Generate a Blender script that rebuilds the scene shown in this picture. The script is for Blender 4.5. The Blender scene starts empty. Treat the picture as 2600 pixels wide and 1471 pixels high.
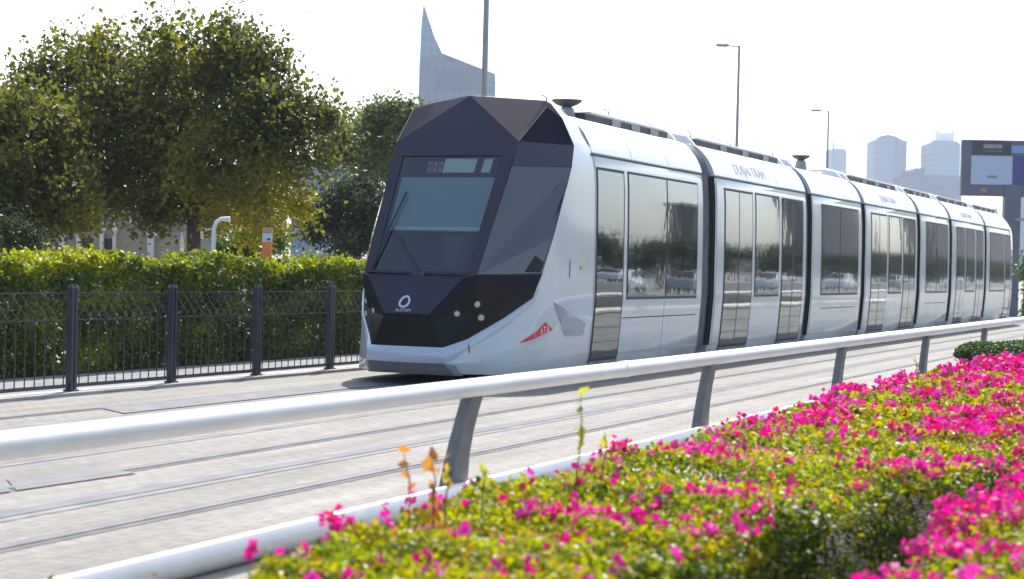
import bpy, math, random
import numpy as np
from mathutils import Vector, Matrix
R=math.radians
S=bpy.context.scene
COL=S.collection
random.seed(7)

# ------------------------------------------------------------------ camera
HC=1.5
FW=Vector((-0.40696954,0.91334586,-0.01323409)); RT=Vector((0.91304271,0.40717725,0.02365786)); UP=Vector((-0.02699643,0.00245526,0.99963251))
cd=bpy.data.cameras.new('Camera'); cam=bpy.data.objects.new('Camera',cd); COL.objects.link(cam)
m=Matrix((( RT.x,UP.x,-FW.x,0),(RT.y,UP.y,-FW.y,0),(RT.z,UP.z,-FW.z,HC),(0,0,0,1)))
cam.matrix_world=m
cd.sensor_width=36; cd.lens=4526.45/2600*36; cd.clip_start=.1; cd.clip_end=6000
cd.dof.use_dof=True; cd.dof.focus_distance=24; cd.dof.aperture_fstop=2.9
S.camera=cam
# ------------------------------------------------------------------ light
SUN_EL=R(51); SUN_DIR=Vector((-0.30,1.0,0)).normalized()
w=bpy.data.worlds.new('World'); S.world=w; w.use_nodes=True
nt=w.node_tree; sky=nt.nodes.new('ShaderNodeTexSky'); sky.sky_type='NISHITA'; sky.sun_disc=False
sky.sun_elevation=SUN_EL; sky.sun_rotation=math.atan2(SUN_DIR.x,SUN_DIR.y); sky.dust_density=2.6; sky.air_density=1.0; sky.ozone_density=1.0
bg=nt.nodes['Background']; nt.links.new(sky.outputs[0],bg.inputs[0]); bg.inputs[1].default_value=.15
sl=bpy.data.lights.new('Sun','SUN'); sl.energy=4.6; sl.angle=R(.6); sl.color=(1,.965,.91)
so=bpy.data.objects.new('Sun',sl); COL.objects.link(so)
sv=Vector((SUN_DIR.x*math.cos(SUN_EL),SUN_DIR.y*math.cos(SUN_EL),math.sin(SUN_EL)))
so.rotation_euler=sv.to_track_quat('Z','Y').to_euler(); so.location=(0,0,30)
vs=S.view_settings; vs.view_transform='Standard'; vs.look='None'; vs.exposure=0.84; vs.gamma=1
S.cycles.max_bounces=6; S.cycles.transparent_max_bounces=12; S.cycles.volume_bounces=1

# ------------------------------------------------------------------ helpers
def at(u,v,Z):
    "a point seen at photo pixel u,v at depth Z metres"
    p=Vector((0,0,HC))+(FW+RT*((u-1300)/4526.45)-UP*((v-735.5)/4526.45))*Z
    return p
def setp(o,label=None,cat=None,group=None,kind=None):
    if label: o['label']=label
    if cat: o['category']=cat
    if group: o['group']=group
    if kind: o['kind']=kind
    return o
def empty(name,loc,label,cat,group=None,rz=0):
    o=bpy.data.objects.new(name,None); COL.objects.link(o); o.location=loc; o.rotation_euler=(0,0,rz); o.empty_display_size=.3
    return setp(o,label,cat,group)
class MB:
    def __init__(s): s.v=[];s.f=[]
    def add(s,v,f):
        n=len(s.v); s.v+= [tuple(p) for p in v]; s.f+=[tuple(i+n for i in q) for q in f]; return s
    def box(s,a,b):
        x0,y0,z0=a;x1,y1,z1=b
        return s.add([(x0,y0,z0),(x1,y0,z0),(x1,y1,z0),(x0,y1,z0),(x0,y0,z1),(x1,y0,z1),(x1,y1,z1),(x0,y1,z1)],
          [(0,3,2,1),(4,5,6,7),(0,1,5,4),(1,2,6,5),(2,3,7,6),(3,0,4,7)])
    def tube(s,pts,r,n=12,cap=True,sq=None):
        pts=[Vector(p) for p in pts]; k=len(pts)
        rr=r if isinstance(r,(list,tuple)) else [r]*k
        vs_=[];fs=[]
        pu=None
        for i,p in enumerate(pts):
            d=(pts[min(i+1,k-1)]-pts[max(i-1,0)]).normalized()
            if pu is None:
                pu=Vector((0,0,1)) if abs(d.z)<.9 else Vector((1,0,0))
            a=d.cross(pu).normalized(); b=a.cross(d).normalized(); pu=b
            for j in range(n):
                t=2*math.pi*(j+.5)/n
                vs_.append(p+(a*math.cos(t)+b*math.sin(t))*rr[i])
        for i in range(k-1):
            for j in range(n):
                fs.append((i*n+j,i*n+(j+1)%n,(i+1)*n+(j+1)%n,(i+1)*n+j))
        if cap: fs.append(tuple(range(n-1,-1,-1))); fs.append(tuple((k-1)*n+j for j in range(n)))
        return s.add(vs_,fs)
    def lathe(s,c,prof,n=24):
        vs_=[];fs=[]
        for (r,z) in prof:
            for j in range(n):
                t=2*math.pi*j/n; vs_.append((c[0]+r*math.cos(t),c[1]+r*math.sin(t),c[2]+z))
        for i in range(len(prof)-1):
            for j in range(n): fs.append((i*n+j,i*n+(j+1)%n,(i+1)*n+(j+1)%n,(i+1)*n+j))
        fs.append(tuple(range(n-1,-1,-1))); fs.append(tuple((len(prof)-1)*n+j for j in range(n)))
        return s.add(vs_,fs)
    def prism(s,poly,d):
        "extrude polygon of 3-D points by vector d"
        d=Vector(d); n=len(poly); P=[Vector(p) for p in poly]
        return s.add(P+[p+d for p in P],[tuple(range(n-1,-1,-1)),tuple(range(n,2*n))]+[(i,(i+1)%n,n+(i+1)%n,n+i) for i in range(n)])
    def build(s,name,mat,parent=None,smooth=None,bevel=0,loc=None):
        me=bpy.data.meshes.new(name); me.from_pydata(s.v,[],s.f); me.validate()
        if mat: me.materials.append(mat)
        o=bpy.data.objects.new(name,me); COL.objects.link(o)
        if loc is not None: # vertices given in world; move origin
            me.transform(Matrix.Translation(-Vector(loc))); o.location=loc
        if parent:
            o.parent=parent
        import bmesh
        bm=bmesh.new(); bm.from_mesh(me); bmesh.ops.recalc_face_normals(bm,faces=bm.faces); bm.to_mesh(me); bm.free()
        if smooth is not None:
            for p in me.polygons: p.use_smooth=True
            me.set_sharp_from_angle(angle=R(smooth))
        if bevel:
            b=o.modifiers.new('bevel','BEVEL'); b.width=bevel; b.segments=2; b.limit_method='ANGLE'; b.angle_limit=R(40)
        return o
def tree_copy(o,parent=None):
    c=o.copy(); COL.objects.link(c)
    if parent: c.parent=parent
    for ch in [x for x in COL.objects if x.parent==o]: tree_copy(ch,c)
    return c

# ------------------------------------------------------------------ materials
def pmat(name,col,rough=.5,metal=0,spec=.5,coat=0,bump=None,vary=None,ior=None,tint=None):
    m=bpy.data.materials.new(name); m.use_nodes=True; n=m.node_tree.nodes; l=m.node_tree.links; b=n['Principled BSDF']
    b.inputs['Base Color'].default_value=(*col,1); b.inputs['Roughness'].default_value=rough; b.inputs['Metallic'].default_value=metal
    b.inputs['Specular IOR Level'].default_value=spec; b.inputs['Coat Weight'].default_value=coat; b.inputs['Coat Roughness'].default_value=.05
    if ior: b.inputs['IOR'].default_value=ior
    if tint: b.inputs['Specular Tint'].default_value=(*tint,1); b.inputs['Coat Tint'].default_value=(*tint,1)
    tc=n.new('ShaderNodeTexCoord')
    if vary:   # (scale, amount)
        nz=n.new('ShaderNodeTexNoise'); nz.inputs['Scale'].default_value=vary[0]; nz.inputs['Detail'].default_value=6
        l.new(tc.outputs['Object'],nz.inputs['Vector'])
        mx=n.new('ShaderNodeMix'); mx.data_type='RGBA'; mx.blend_type='MULTIPLY'; mx.inputs[0].default_value=1
        rp=n.new('ShaderNodeMapRange'); rp.inputs[1].default_value=.3; rp.inputs[2].default_value=.7; rp.inputs[3].default_value=1-vary[1]; rp.inputs[4].default_value=1+vary[1]*.4
        l.new(nz.outputs[0],rp.inputs[0]); mx.inputs[6].default_value=(*col,1); l.new(rp.outputs[0],mx.inputs[7]); l.new(mx.outputs[2],b.inputs['Base Color'])
    if bump:   # (scale, strength)
        nz=n.new('ShaderNodeTexNoise'); nz.inputs['Scale'].default_value=bump[0]; nz.inputs['Detail'].default_value=3
        l.new(tc.outputs['Object'],nz.inputs['Vector'])
        bp=n.new('ShaderNodeBump'); bp.inputs['Strength'].default_value=bump[1]; bp.inputs['Distance'].default_value=.02
        l.new(nz.outputs[0],bp.inputs['Height']); l.new(bp.outputs[0],b.inputs['Normal'])
        if coat: l.new(bp.outputs[0],b.inputs['Coat Normal'])
    return m
M={}
M['body']=pmat('tram_paint',(.57,.62,.63),.22,0,.5,.6,vary=(1.3,.07),bump=(1.1,.05))
M['roofw']=pmat('roof_paint',(.80,.80,.80),.35,0,.5,.3)
M['lip']=pmat('lip_paint',(.52,.58,.66),.25,.1,.5,.6)
M['skirt']=pmat('skirt_grey',(.36,.35,.37),.5,vary=(6,.2))
M['mask']=pmat('mask_plum',(.026,.022,.038),.28,0,.4,.25,bump=(1.5,.03))
M['maskl']=pmat('mask_facet',(.026,.025,.042),.6,0,.05,0,ior=1.18)
M['maskb']=pmat('mask_black',(.010,.011,.010),.28,0,.22,0)
M['glass']=pmat('window_glass',(.008,.008,.010),.012,0,.5,1.0,bump=(1.5,.10),ior=2.3,tint=(.88,.96,1))
M['sideglass']=pmat('cab_side_glass',(.018,.022,.028),.06,0,.5,1.0,ior=1.6)
M['letter']=pmat('letter_grey',(.50,.50,.51),.5)
M['rubber']=pmat('rubber',(.035,.036,.042),.6,bump=(8,.3))
M['bellows']=pmat('bellows',(.12,.125,.145),.65,vary=(5,.3))
M['seam']=pmat('seam_black',(.02,.02,.022),.6)
M['red']=pmat('badge_red',(.62,.03,.05),.35)
M['white']=pmat('badge_white',(.8,.8,.8),.4)
M['emblem']=pmat('emblem_silver',(.65,.67,.85),.3,.2)
M['dgrey']=pmat('roof_gear',(.055,.055,.055),.6,vary=(3,.5))
M['mgrey']=pmat('mid_grey',(.3,.31,.32),.5,vary=(3,.3))
M['swoosh']=pmat('swoosh_blue',(.27,.33,.40),.25,0,.5,.5)
M['belt']=pmat('belt_reflection_blue',(.50,.60,.68),.25,0,.5,.5)
M['rail']=pmat('barrier_paint',(.78,.77,.745),.38,0,.5,.1,vary=(2.5,.10),bump=(30,.03))
M['stan']=pmat('stanchion_grey',(.17,.17,.165),.5,vary=(7,.25))
M['fence']=pmat('fence_steel',(.050,.055,.074),.38,.2,vary=(20,.15))
M['conc']=pmat('concrete',(.38,.37,.35),.8,vary=(2,.25),bump=(40,.2))
M['slab']=pmat('slab_grey',(.175,.175,.178),.8,0,.2,0,vary=(3,.2),bump=(40,.2))
M['steelrail']=pmat('running_rail',(.15,.155,.16),.55,0,.2,vary=(4,.3))
M['strip']=pmat('concrete_strip',(.17,.17,.172),.85,0,.15,vary=(2,.3),bump=(30,.2))
M['pale']=pmat('pale_edge',(.24,.245,.25),.85,0,.15,vary=(3,.3))
M['pole']=pmat('lamp_pole',(.30,.31,.30),.45,.3,vary=(1,.1))
M['sign']=pmat('sign_frame',(.13,.14,.19),.5,vary=(1,.1))
M['signdark']=pmat('sign_dark',(.045,.05,.075),.4)
M['signpale']=pmat('sign_pale',(.42,.50,.64),.5)
M['signblue']=pmat('sign_blue',(.06,.07,.22),.45)
M['signsky']=pmat('sign_sky',(.22,.32,.62),.45)
M['signred']=pmat('sign_red',(.22,.05,.06),.45)
M['gold']=pmat('gold_mark',(.30,.24,.15),.45)
M['bark']=pmat('bark',(.11,.075,.06),.9,vary=(9,.4),bump=(20,.6))
M['beige']=pmat('beige_wall',(.34,.27,.22),.85,vary=(1.5,.15),bump=(15,.2))
M['cream']=pmat('cream_pillar',(.62,.60,.55),.7,vary=(4,.1))
M['dark']=pmat('dark_opening',(.02,.025,.03),.4)
M['orange']=pmat('sign_orange',(.80,.24,.04),.5,vary=(5,.1))
M['whitep']=pmat('white_paint',(.72,.74,.72),.4,vary=(4,.1))
M['boxw']=pmat('cabinet_pale',(.50,.58,.62),.5,vary=(4,.1))
M['carw']=pmat('car_white',(.75,.75,.76),.25,0,.5,.7)
M['carb']=pmat('car_silver',(.35,.38,.42),.25,.4,.5,.7)
M['tyre']=pmat('tyre',(.02,.02,.02),.8)
M['soil']=pmat('soil',(.03,.023,.017),.95,vary=(6,.4),bump=(30,.5))
M['lamp']=pmat('headlight_lens',(.55,.55,.50),.2,0,.5,1)
M['yellow']=pmat('yellow_button',(.70,.42,.08),.4)
M['blind']=pmat('cab_blind',(.36,.48,.47),.7)
M['blindl']=pmat('blind_rail',(.55,.80,.85),.4)
M['cabdark']=pmat('cab_interior',(.07,.095,.11),.7)
M['cabwin']=pmat('cab_rear_pane',(.75,.88,.72),.4)  # pale green stands in for daylight through the rear panes
M['cabred']=pmat('route_display',(.35,.12,.10),.5)
def ground_mat():
    m=bpy.data.materials.new('block_paving'); m.use_nodes=True; n=m.node_tree.nodes; l=m.node_tree.links; b=n['Principled BSDF']
    tc=n.new('ShaderNodeTexCoord'); br=n.new('ShaderNodeTexBrick'); mp=n.new('ShaderNodeMapping')
    l.new(tc.outputs['Object'],mp.inputs[0]); l.new(mp.outputs[0],br.inputs['Vector'])
    br.inputs['Scale'].default_value=1; br.inputs['Brick Width'].default_value=.20; br.inputs['Row Height'].default_value=.10; br.inputs['Mortar Size'].default_value=.006
    br.inputs['Color1'].default_value=(.228,.210,.186,1); br.inputs['Color2'].default_value=(.192,.182,.168,1); br.inputs['Mortar'].default_value=(.12,.112,.10,1); br.inputs['Bias'].default_value=.1
    nz=n.new('ShaderNodeTexNoise'); nz.inputs['Scale'].default_value=.55; nz.inputs['Detail'].default_value=8; nz.inputs['Roughness'].default_value=.65
    mp2=n.new('ShaderNodeMapping'); mp2.inputs['Scale'].default_value=(4.5,.45,1); l.new(tc.outputs['Object'],mp2.inputs[0]); l.new(mp2.outputs[0],nz.inputs['Vector'])
    rp=n.new('ShaderNodeMapRange'); rp.inputs[1].default_value=.3; rp.inputs[2].default_value=.7; rp.inputs[3].default_value=.60; rp.inputs[4].default_value=1.25
    l.new(nz.outputs[0],rp.inputs[0])
    mx=n.new('ShaderNodeMix'); mx.data_type='RGBA'; mx.blend_type='MULTIPLY'; mx.inputs[0].default_value=1
    l.new(br.outputs[0],mx.inputs[6]); l.new(rp.outputs[0],mx.inputs[7])
    n2=n.new('ShaderNodeTexNoise'); n2.inputs['Scale'].default_value=9; n2.inputs['Detail'].default_value=5; l.new(tc.outputs['Object'],n2.inputs['Vector'])
    r2=n.new('ShaderNodeMapRange'); r2.inputs[1].default_value=.35; r2.inputs[2].default_value=.65; r2.inputs[3].default_value=.85; r2.inputs[4].default_value=1.08; l.new(n2.outputs[0],r2.inputs[0])
    m2=n.new('ShaderNodeMix'); m2.data_type='RGBA'; m2.blend_type='MULTIPLY'; m2.inputs[0].default_value=1; l.new(mx.outputs[2],m2.inputs[6]); l.new(r2.outputs[0],m2.inputs[7])
    l.new(m2.outputs[2],b.inputs['Base Color']); b.inputs['Roughness'].default_value=.75; b.inputs['Specular IOR Level'].default_value=.35
    bp=n.new('ShaderNodeBump'); bp.inputs['Strength'].default_value=.4; bp.inputs['Distance'].default_value=.01; l.new(br.outputs['Fac'],bp.inputs['Height']); bp.invert=True; l.new(bp.outputs[0],b.inputs['Normal'])
    return m
M['paving']=ground_mat()
M['sand']=pmat('sandy_ground',(.24,.225,.20),.9,vary=(.3,.2),bump=(5,.3))
M['asphalt']=pmat('asphalt',(.07,.07,.072),.85,vary=(1,.2),bump=(60,.3))
def leafmat(name,c1,c2,c3,trans=.5,gloss=.35,rough=.45):
    "leaf colour per leaf from the face attribute 'tint' (0..1) over three colours"
    m=bpy.data.materials.new(name); m.use_nodes=True; n=m.node_tree.nodes; l=m.node_tree.links; b=n['Principled BSDF']
    a=n.new('ShaderNodeAttribute'); a.attribute_name='tint'; cr=n.new('ShaderNodeValToRGB'); cr.color_ramp.elements[0].color=(*c1,1); cr.color_ramp.elements[1].color=(*c3,1)
    e=cr.color_ramp.elements.new(.5); e.color=(*c2,1)
    l.new(a.outputs['Fac'],cr.inputs[0]); l.new(cr.outputs[0],b.inputs['Base Color']); b.inputs['Roughness'].default_value=rough; b.inputs['Specular IOR Level'].default_value=gloss
    t=n.new('ShaderNodeBsdfTranslucent'); hs=n.new('ShaderNodeHueSaturation'); hs.inputs['Value'].default_value=1.5; hs.inputs['Saturation'].default_value=1.1; l.new(cr.outputs[0],hs.inputs['Color']); l.new(hs.outputs[0],t.inputs[0])
    ms=n.new('ShaderNodeMixShader'); ms.inputs[0].default_value=trans; l.new(b.outputs[0],ms.inputs[1]); l.new(t.outputs[0],ms.inputs[2]); l.new(ms.outputs[0],n['Material Output'].inputs[0])
    return m
M['leaf_tree']=leafmat('leaf_tree',(.046,.056,.012),(.125,.132,.022),(.34,.30,.035),.52)
M['leaf_dark']=leafmat('leaf_dark',(.018,.028,.014),(.035,.05,.02),(.07,.09,.03),.3)
M['leaf_olive']=leafmat('leaf_olive',(.06,.08,.025),(.13,.155,.05),(.28,.28,.06),.45)
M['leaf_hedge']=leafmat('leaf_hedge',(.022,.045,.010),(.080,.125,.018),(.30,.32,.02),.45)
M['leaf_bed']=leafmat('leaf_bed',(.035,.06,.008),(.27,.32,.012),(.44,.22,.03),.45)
M['leaf_clip']=leafmat('leaf_clip',(.02,.05,.015),(.05,.10,.02),(.10,.16,.04),.35)
M['bract']=leafmat('bract',(.52,.05,.08),(.56,.03,.20),(.60,.08,.36),.35,.2,.6)
M['twig_leaf']=leafmat('twig_leaf',(.30,.34,.05),(.4,.35,.06),(.45,.14,.06),.45)

# ------------------------------------------------------------------ foliage
rng=np.random.default_rng(11)
def leaves(name,P,size,mat,parent=None,tint=None,up=0.0,fold=.25,aspect=.62,nrm=None,kind=None):
    "P (n,3) leaf positions, each a folded pointed leaf of four corner points and a midrib"
    n=len(P); size=np.broadcast_to(size,(n,)).astype(float)*rng.uniform(.65,1.25,n)
    N=rng.normal(size=(n,3)); N[:,2]+=up
    if nrm is not None: N+=nrm
    N/=np.linalg.norm(N,axis=1)[:,None]
    A=np.cross(N,rng.normal(size=(n,3))); A/=np.linalg.norm(A,axis=1)[:,None]; B=np.cross(N,A)
    L=(size/2)[:,None]; W=L*aspect
    v=np.stack([P-A*L, P+B*W+N*W*fold, P+A*L, P-B*W+N*W*fold],1).reshape(-1,3)
    f=np.arange(n)[:,None]*4
    tris=np.concatenate([f+[0,1,2],f+[0,2,3]],1).reshape(-1,3)
    me=bpy.data.meshes.new(name); me.vertices.add(4*n); me.vertices.foreach_set('co',v.ravel().astype(np.float32))
    me.loops.add(6*n); me.loops.foreach_set('vertex_index',tris.ravel().astype(np.int32))
    me.polygons.add(2*n); me.polygons.foreach_set('loop_start',np.arange(0,6*n,3,dtype=np.int32)); me.polygons.foreach_set('loop_total',np.full(2*n,3,dtype=np.int32))
    me.update(calc_edges=True)
    t=rng.random(n) if tint is None else np.clip(tint,0,1)
    at_=me.attributes.new('tint','FLOAT','FACE'); at_.data.foreach_set('value',np.repeat(t,2).astype(np.float32))
    me.materials.append(mat)
    o=bpy.data.objects.new(name,me); COL.objects.link(o)
    if parent: o.parent=parent
    return o
def vnoise(P,scale,seed=0):
    "cheap smooth noise"
    r=np.random.default_rng(seed); out=np.zeros(len(P))
    for k in range(7):
        d=r.normal(size=3); d/=np.linalg.norm(d); ph=r.uniform(0,6.28); fr=scale*r.uniform(.6,1.9)
        out+=np.sin(P@d*fr*6.28+ph)
    return out/7*1.6
def crown(lumps,n,leaf,spread,per=14,shell=.45,gap=-.3):
    "clusters of leaves spread through lumps [(centre,radius)], denser near the skin"
    C=np.array([list(c) for c,r in lumps]); Rr=np.array([r for c,r in lumps]); p=Rr**2.2; p/=p.sum()
    k=n//per; idx=rng.choice(len(lumps),k,p=p)
    d=rng.normal(size=(k,3)); d/=np.linalg.norm(d,axis=1)[:,None]
    rad=(rng.random(k)**shell)*rng.uniform(.88,1.12,k)
    c=C[idx]+d*(Rr[idx]*rad)[:,None]*np.array([1,1,.85])
    nz=vnoise(c,.65,3)
    keep=nz+rng.uniform(-.25,.25,k)>gap
    c=c[keep]
    P=np.repeat(c,per,0)+rng.normal(size=(len(c)*per,3))*spread*np.repeat(rng.uniform(.5,1.3,len(c)),per)[:,None]
    return P
def limb_tree(name,label,cat,base,lumps,n,leaf,mat,trunk_r,group=None,spread=.16,tintfn=None,branches=True,per=14,fk=2.9,gap=-.12):
    base=Vector(base)
    e=empty(name,base,label,cat,group)
    inv=-base
    lum=[(Vector(c)+inv,r) for c,r in lumps]
    P=crown(lum,n,leaf,spread,per,gap=gap)
    t=np.clip(.45+vnoise(P,.35,5)*.42+rng.normal(0,.10,len(P)),0,1)
    if tintfn is not None: t=tintfn(P,t)
    leaves('crown',P,leaf,mat,e,t,up=.5)
    b=MB(); top=sum((Vector(c) for c,r in lum),Vector())/len(lum)
    hz=top.z*.45
    fork=Vector((top.x*.05,top.y*.05,max(1.0,min(hz*1.45,fk))))
    b.tube([(0,0,-.1),(trunk_r*.3,0,fork.z*.4),fork],[trunk_r*1.25,trunk_r,trunk_r*.85],10)
    trunk=b.build('trunk',M['bark'],e,smooth=60)
    if branches:
        for c,r in lum[:18]:
            bb=MB(); mid=(fork+c)*.5+Vector((random.uniform(-.3,.3),random.uniform(-.3,.3),random.uniform(0,.4)))
            st=Vector((fork.x,fork.y,fork.z-.15))
            bb.tube([st,mid,c,c+(c-mid)*.12],[trunk_r*.38,trunk_r*.2,trunk_r*.10,.01],6)
            bb.build('limb',M['bark'],e,smooth=60)
    return e

# ------------------------------------------------------------------ setting
def struct(name,mb,mat,**k):
    o=mb.build(name,mat,None,**k); o['kind']='structure'; return o
def sheet(name,x0,x1,y0,y1,z,mat):
    return struct(name,MB().add([(x0,y0,z),(x1,y0,z),(x1,y1,z),(x0,y1,z)],[(0,1,2,3)]),mat)
sheet('ground',-2600,2600,-300,3500,-.004,M['sand'])
sheet('paving',-13.9,-4.9,-6,130,0.002,M['paving'])
sheet('road',1.6,11.5,-40,420,.0,M['asphalt'])
# track 1 under the tram, track 2 beside it: groove rails and centre contact strip
def strip(name,x0,x1,mat,z=.006,h=.006,ya=-5,yb=120): return sheet(name,x0,x1,ya,yb,z,mat)
for i,xc in enumerate((-10.06,-6.77)):
    for s in (-1,1):
        x=xc+s*.755
        strip('tramway_bed',x-.09,x+.09,M['strip'],.006)
        mb=MB(); mb.box((x-.03,-5,.007),(x+.03,120,.012)); struct('tramway_rail',mb,M['steelrail'])
        mb=MB(); mb.box((x-.058,-5,.007),(x-.033,120,.009)); struct('tramway_groove',mb,M['strip'])
    strip('contact_strip_bed',xc-.16,xc+.16,M['pale'],.006); strip('contact_strip',xc-.09,xc+.07,M['slab'],.010)
strip('mid_line',-8.45,-8.40,M['strip'],.006); strip('mid_edge',-8.40,-8.33,M['pale'],.006)  # thin grey line with a paler edge between the tracks
# grey slabs of a turnout box in the near track
mb=MB(); mb.add([(-7.83,2.5,.011),(-7.42,2.5,.011),(-7.40,8.95,.011),(-7.83,9.35,.011)],[(0,1,2,3)])
mb.add([(-7.83,9.42,.011),(-7.40,9.0,.011),(-7.34,10.2,.011),(-7.75,10.25,.011)],[(0,1,2,3)]); 
struct('slab',mb,M['slab'])
mb=MB(); mb.add([(-10.86,14.4,.011),(-10.25,14.0,.011),(-10.25,60,.011),(-10.86,60,.011)],[(0,1,2,3)])
struct('slab',mb,M['slab'])
# low kerb under the fence
mb=MB(); mb.box((-12.32,-4,0),(-11.98,62,.035)); struct('kerb',mb,M['conc'])
mb=MB(); mb.box((-14.02,-4,-.02),(-12.325,62,.02)); struct('verge_paving',mb,M['pale'])
mb=MB(); mb.box((-15.6,-4,-.02),(-14.03,62,.03)); struct('planting_soil',mb,M['soil'])
mb=MB(); mb.box((-3.75,4.4,-.02),(1.4,60,.04)); struct('planting_soil',mb,M['soil'])

# ------------------------------------------------------------------ tram
XC=-10.058
PROF=[(1.22,.16),(1.27,.30),(1.30,.62),(1.323,.95),(1.332,1.07),(1.334,1.5),(1.332,2.1),(1.322,2.6),(1.305,2.86),(1.285,3.02),(1.235,3.16),(1.16,3.30),(1.06,3.42),(.95,3.51),(.82,3.56)]
def pw(z):
    for (a,za),(b,zb) in zip(PROF,PROF[1:]):
        if za<=z<=zb: return a+(b-a)*(z-za)/(zb-za)
    return PROF[0][0] if z<PROF[0][1] else PROF[-1][0]
def pts_between(z0,z1):
    return [z0]+[z for _,z in PROF if z0+.01<z<z1-.01]+[z1]
def panel(mb,y0,y1,z0,z1,off,side=1,r=0):
    "curved panel lying off metres proud of the body side"
    zs=pts_between(z0,z1); n=len(zs); v=[];f=[]
    for o_ in (off,-.004):
        for y in (y0,y1):
            for z in zs: v.append((XC+side*(pw(z)+o_),y,z))
    for i in range(n-1): f.append((i,i+1,n+i+1,n+i))
    for a,b in ((0,2*n),): 
        for i in range(n-1):
            f.append((i,i+1,2*n+i+1,2*n+i)); f.append((n+i,n+i+1,3*n+i+1,3*n+i))
        f.append((0,n,3*n,2*n)); f.append((n-1,2*n-1,4*n-1,3*n-1))
    mb.add(v,f); return mb
tram=empty('tram',(0,0,0),'long silver-white tram with an angular black nose, running on the paved tramway','tram')
ENDS=[22.2,27.0,27.6,33.37,33.75,38.0,38.3,43.95,44.3,48.25,48.6,53.95,54.25,59.0]
def body(ya,yb,name='carriage'):
    mb=MB(); n=len(PROF); v=[];f=[]
    ys=[ya,ya+.05,yb-.05,yb]; ins=[.03,0,0,.03]
    for y,i_ in zip(ys,ins):
        row=[(XC+w_-i_,y,z) for w_,z in PROF]+[(XC,y,3.60)]+[(XC-w_+i_,y,z) for w_,z in reversed(PROF)]
        v+=row
    k=2*n+1
    for j in range(3):
        for i in range(k-1): f.append((j*k+i,j*k+i+1,(j+1)*k+i+1,(j+1)*k+i))
        f.append((j*k,(j+1)*k,(j+1)*k+k-1,j*k+k-1))
    f.append(tuple(range(k))); f.append(tuple(3*k+i for i in range(k)))
    mb.add(v,f)
    return mb.build(name,M['body'],tram,smooth=30)
def window(par,y0,y1,z0,z1,mull=(),name='window'):
    g=panel(MB(),y0-.035,y1+.035,z0-.035,z1+.035,.004); fr=g.build(name,M['rubber'],par,smooth=30)
    h=panel(MB(),y0,y1,z0,z1,.009); h.build('pane',M['glass'],fr,smooth=30)
    for m_ in mull:
        q=panel(MB(),m_-.016,m_+.016,z0,z1,.013); q.build('mullion',M['rubber'],fr,smooth=30)
    return fr
def door(y0,y1,split=True,post=True):
    g=panel(MB(),y0-.05,y1+.05,.22,2.86,.004); d=g.build('door',M['rubber'],tram,smooth=30)
    ym=(y0+y1)/2
    if split:
        for a,b in ((y0,ym-.012),(ym+.012,y1)):
            panel(MB(),a,b,.27,2.82,.009).build('door_glass',M['glass'],d,smooth=30)
        panel(MB(),ym-.011,ym+.011,.24,2.84,.012).build('door_seal',M['bellows'],d,smooth=30)
    else: panel(MB(),y0,y1,.27,2.82,.009).build('door_glass',M['glass'],d,smooth=30)
    panel(MB(),y0-.02,y1+.02,.19,.235,.03).build('door_step',M['mgrey'],d)
    return d
def trimpanel(par,y0,y1,z0,z1,off,mat,name): return panel(MB(),y0,y1,z0,z1,off).build(name,mat,par,smooth=30)
# carriages (the first one carries the cab)
cars=[]
for i in range(7):
    ya,yb=ENDS[2*i],ENDS[2*i+1]
    b=body(ya,yb); cars.append(b)
    if i==0: pass
    trimpanel(b,ya+.0,yb-.02,3.0,3.035,.003,M['seam'],'roof_seam')
    # roof cladding and gear
    v=MB(); 
    # cant-rail strip along the roof shoulder
    trimpanel(b,ya+.02,yb-.02,3.05,3.54,.004,M['roofw'],'roof_cladding')
    ra,rb=ya+.85 if i==0 else ya+.35,yb-.45
    if i==2: ra=ya+1.9
    if i!=2:
        bx=MB().box((XC-.84,ra,3.5),(XC+.84,rb,3.66)); g=bx.build('roof_gear_box',M['dgrey'],b,bevel=.02)
        t=MB().box((XC-.88,ra+.3,3.661),(XC+.80,rb,3.70)); t.build('gear_lid',M['roofw'],b,bevel=.01)
        for k in range(3):
            y=ra+.5+(rb-ra-1)*(.2+.33*k)
            MB().box((XC+.842,y,3.55),(XC+.86,y+.35,3.64)).build('roof_vent',M['mgrey'],b)
    else:
        MB().box((XC-.7,ya+.6,3.5),(XC+.66,yb-.7,3.60)).build('roof_gear_box',M['roofw'],b,bevel=.03)
        MB().lathe((XC+.5,yb-.55,3.5),[(.16,0),(.17,.08),(.12,.15),(.02,.17)],16).build('roof_dome',M['mgrey'],b,smooth=60)
    # end frame caps at the roof
    for y in ((yb,) if i==0 else (ya,yb)) if i<6 else (ya,):
        s_=-1 if y==yb else 1
        mb=MB().tube([(XC-.8,y+s_*.18,3.52),(XC-.5,y+s_*.18,3.63),(XC+.5,y+s_*.18,3.65),(XC+.72,y+s_*.18,3.60),(XC+.86,y+s_*.18,3.50)],[.10,.12,.12,.11,.06],10)
        mb.build('roof_end_cowl',M['roofw'],b,smooth=60)
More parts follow.
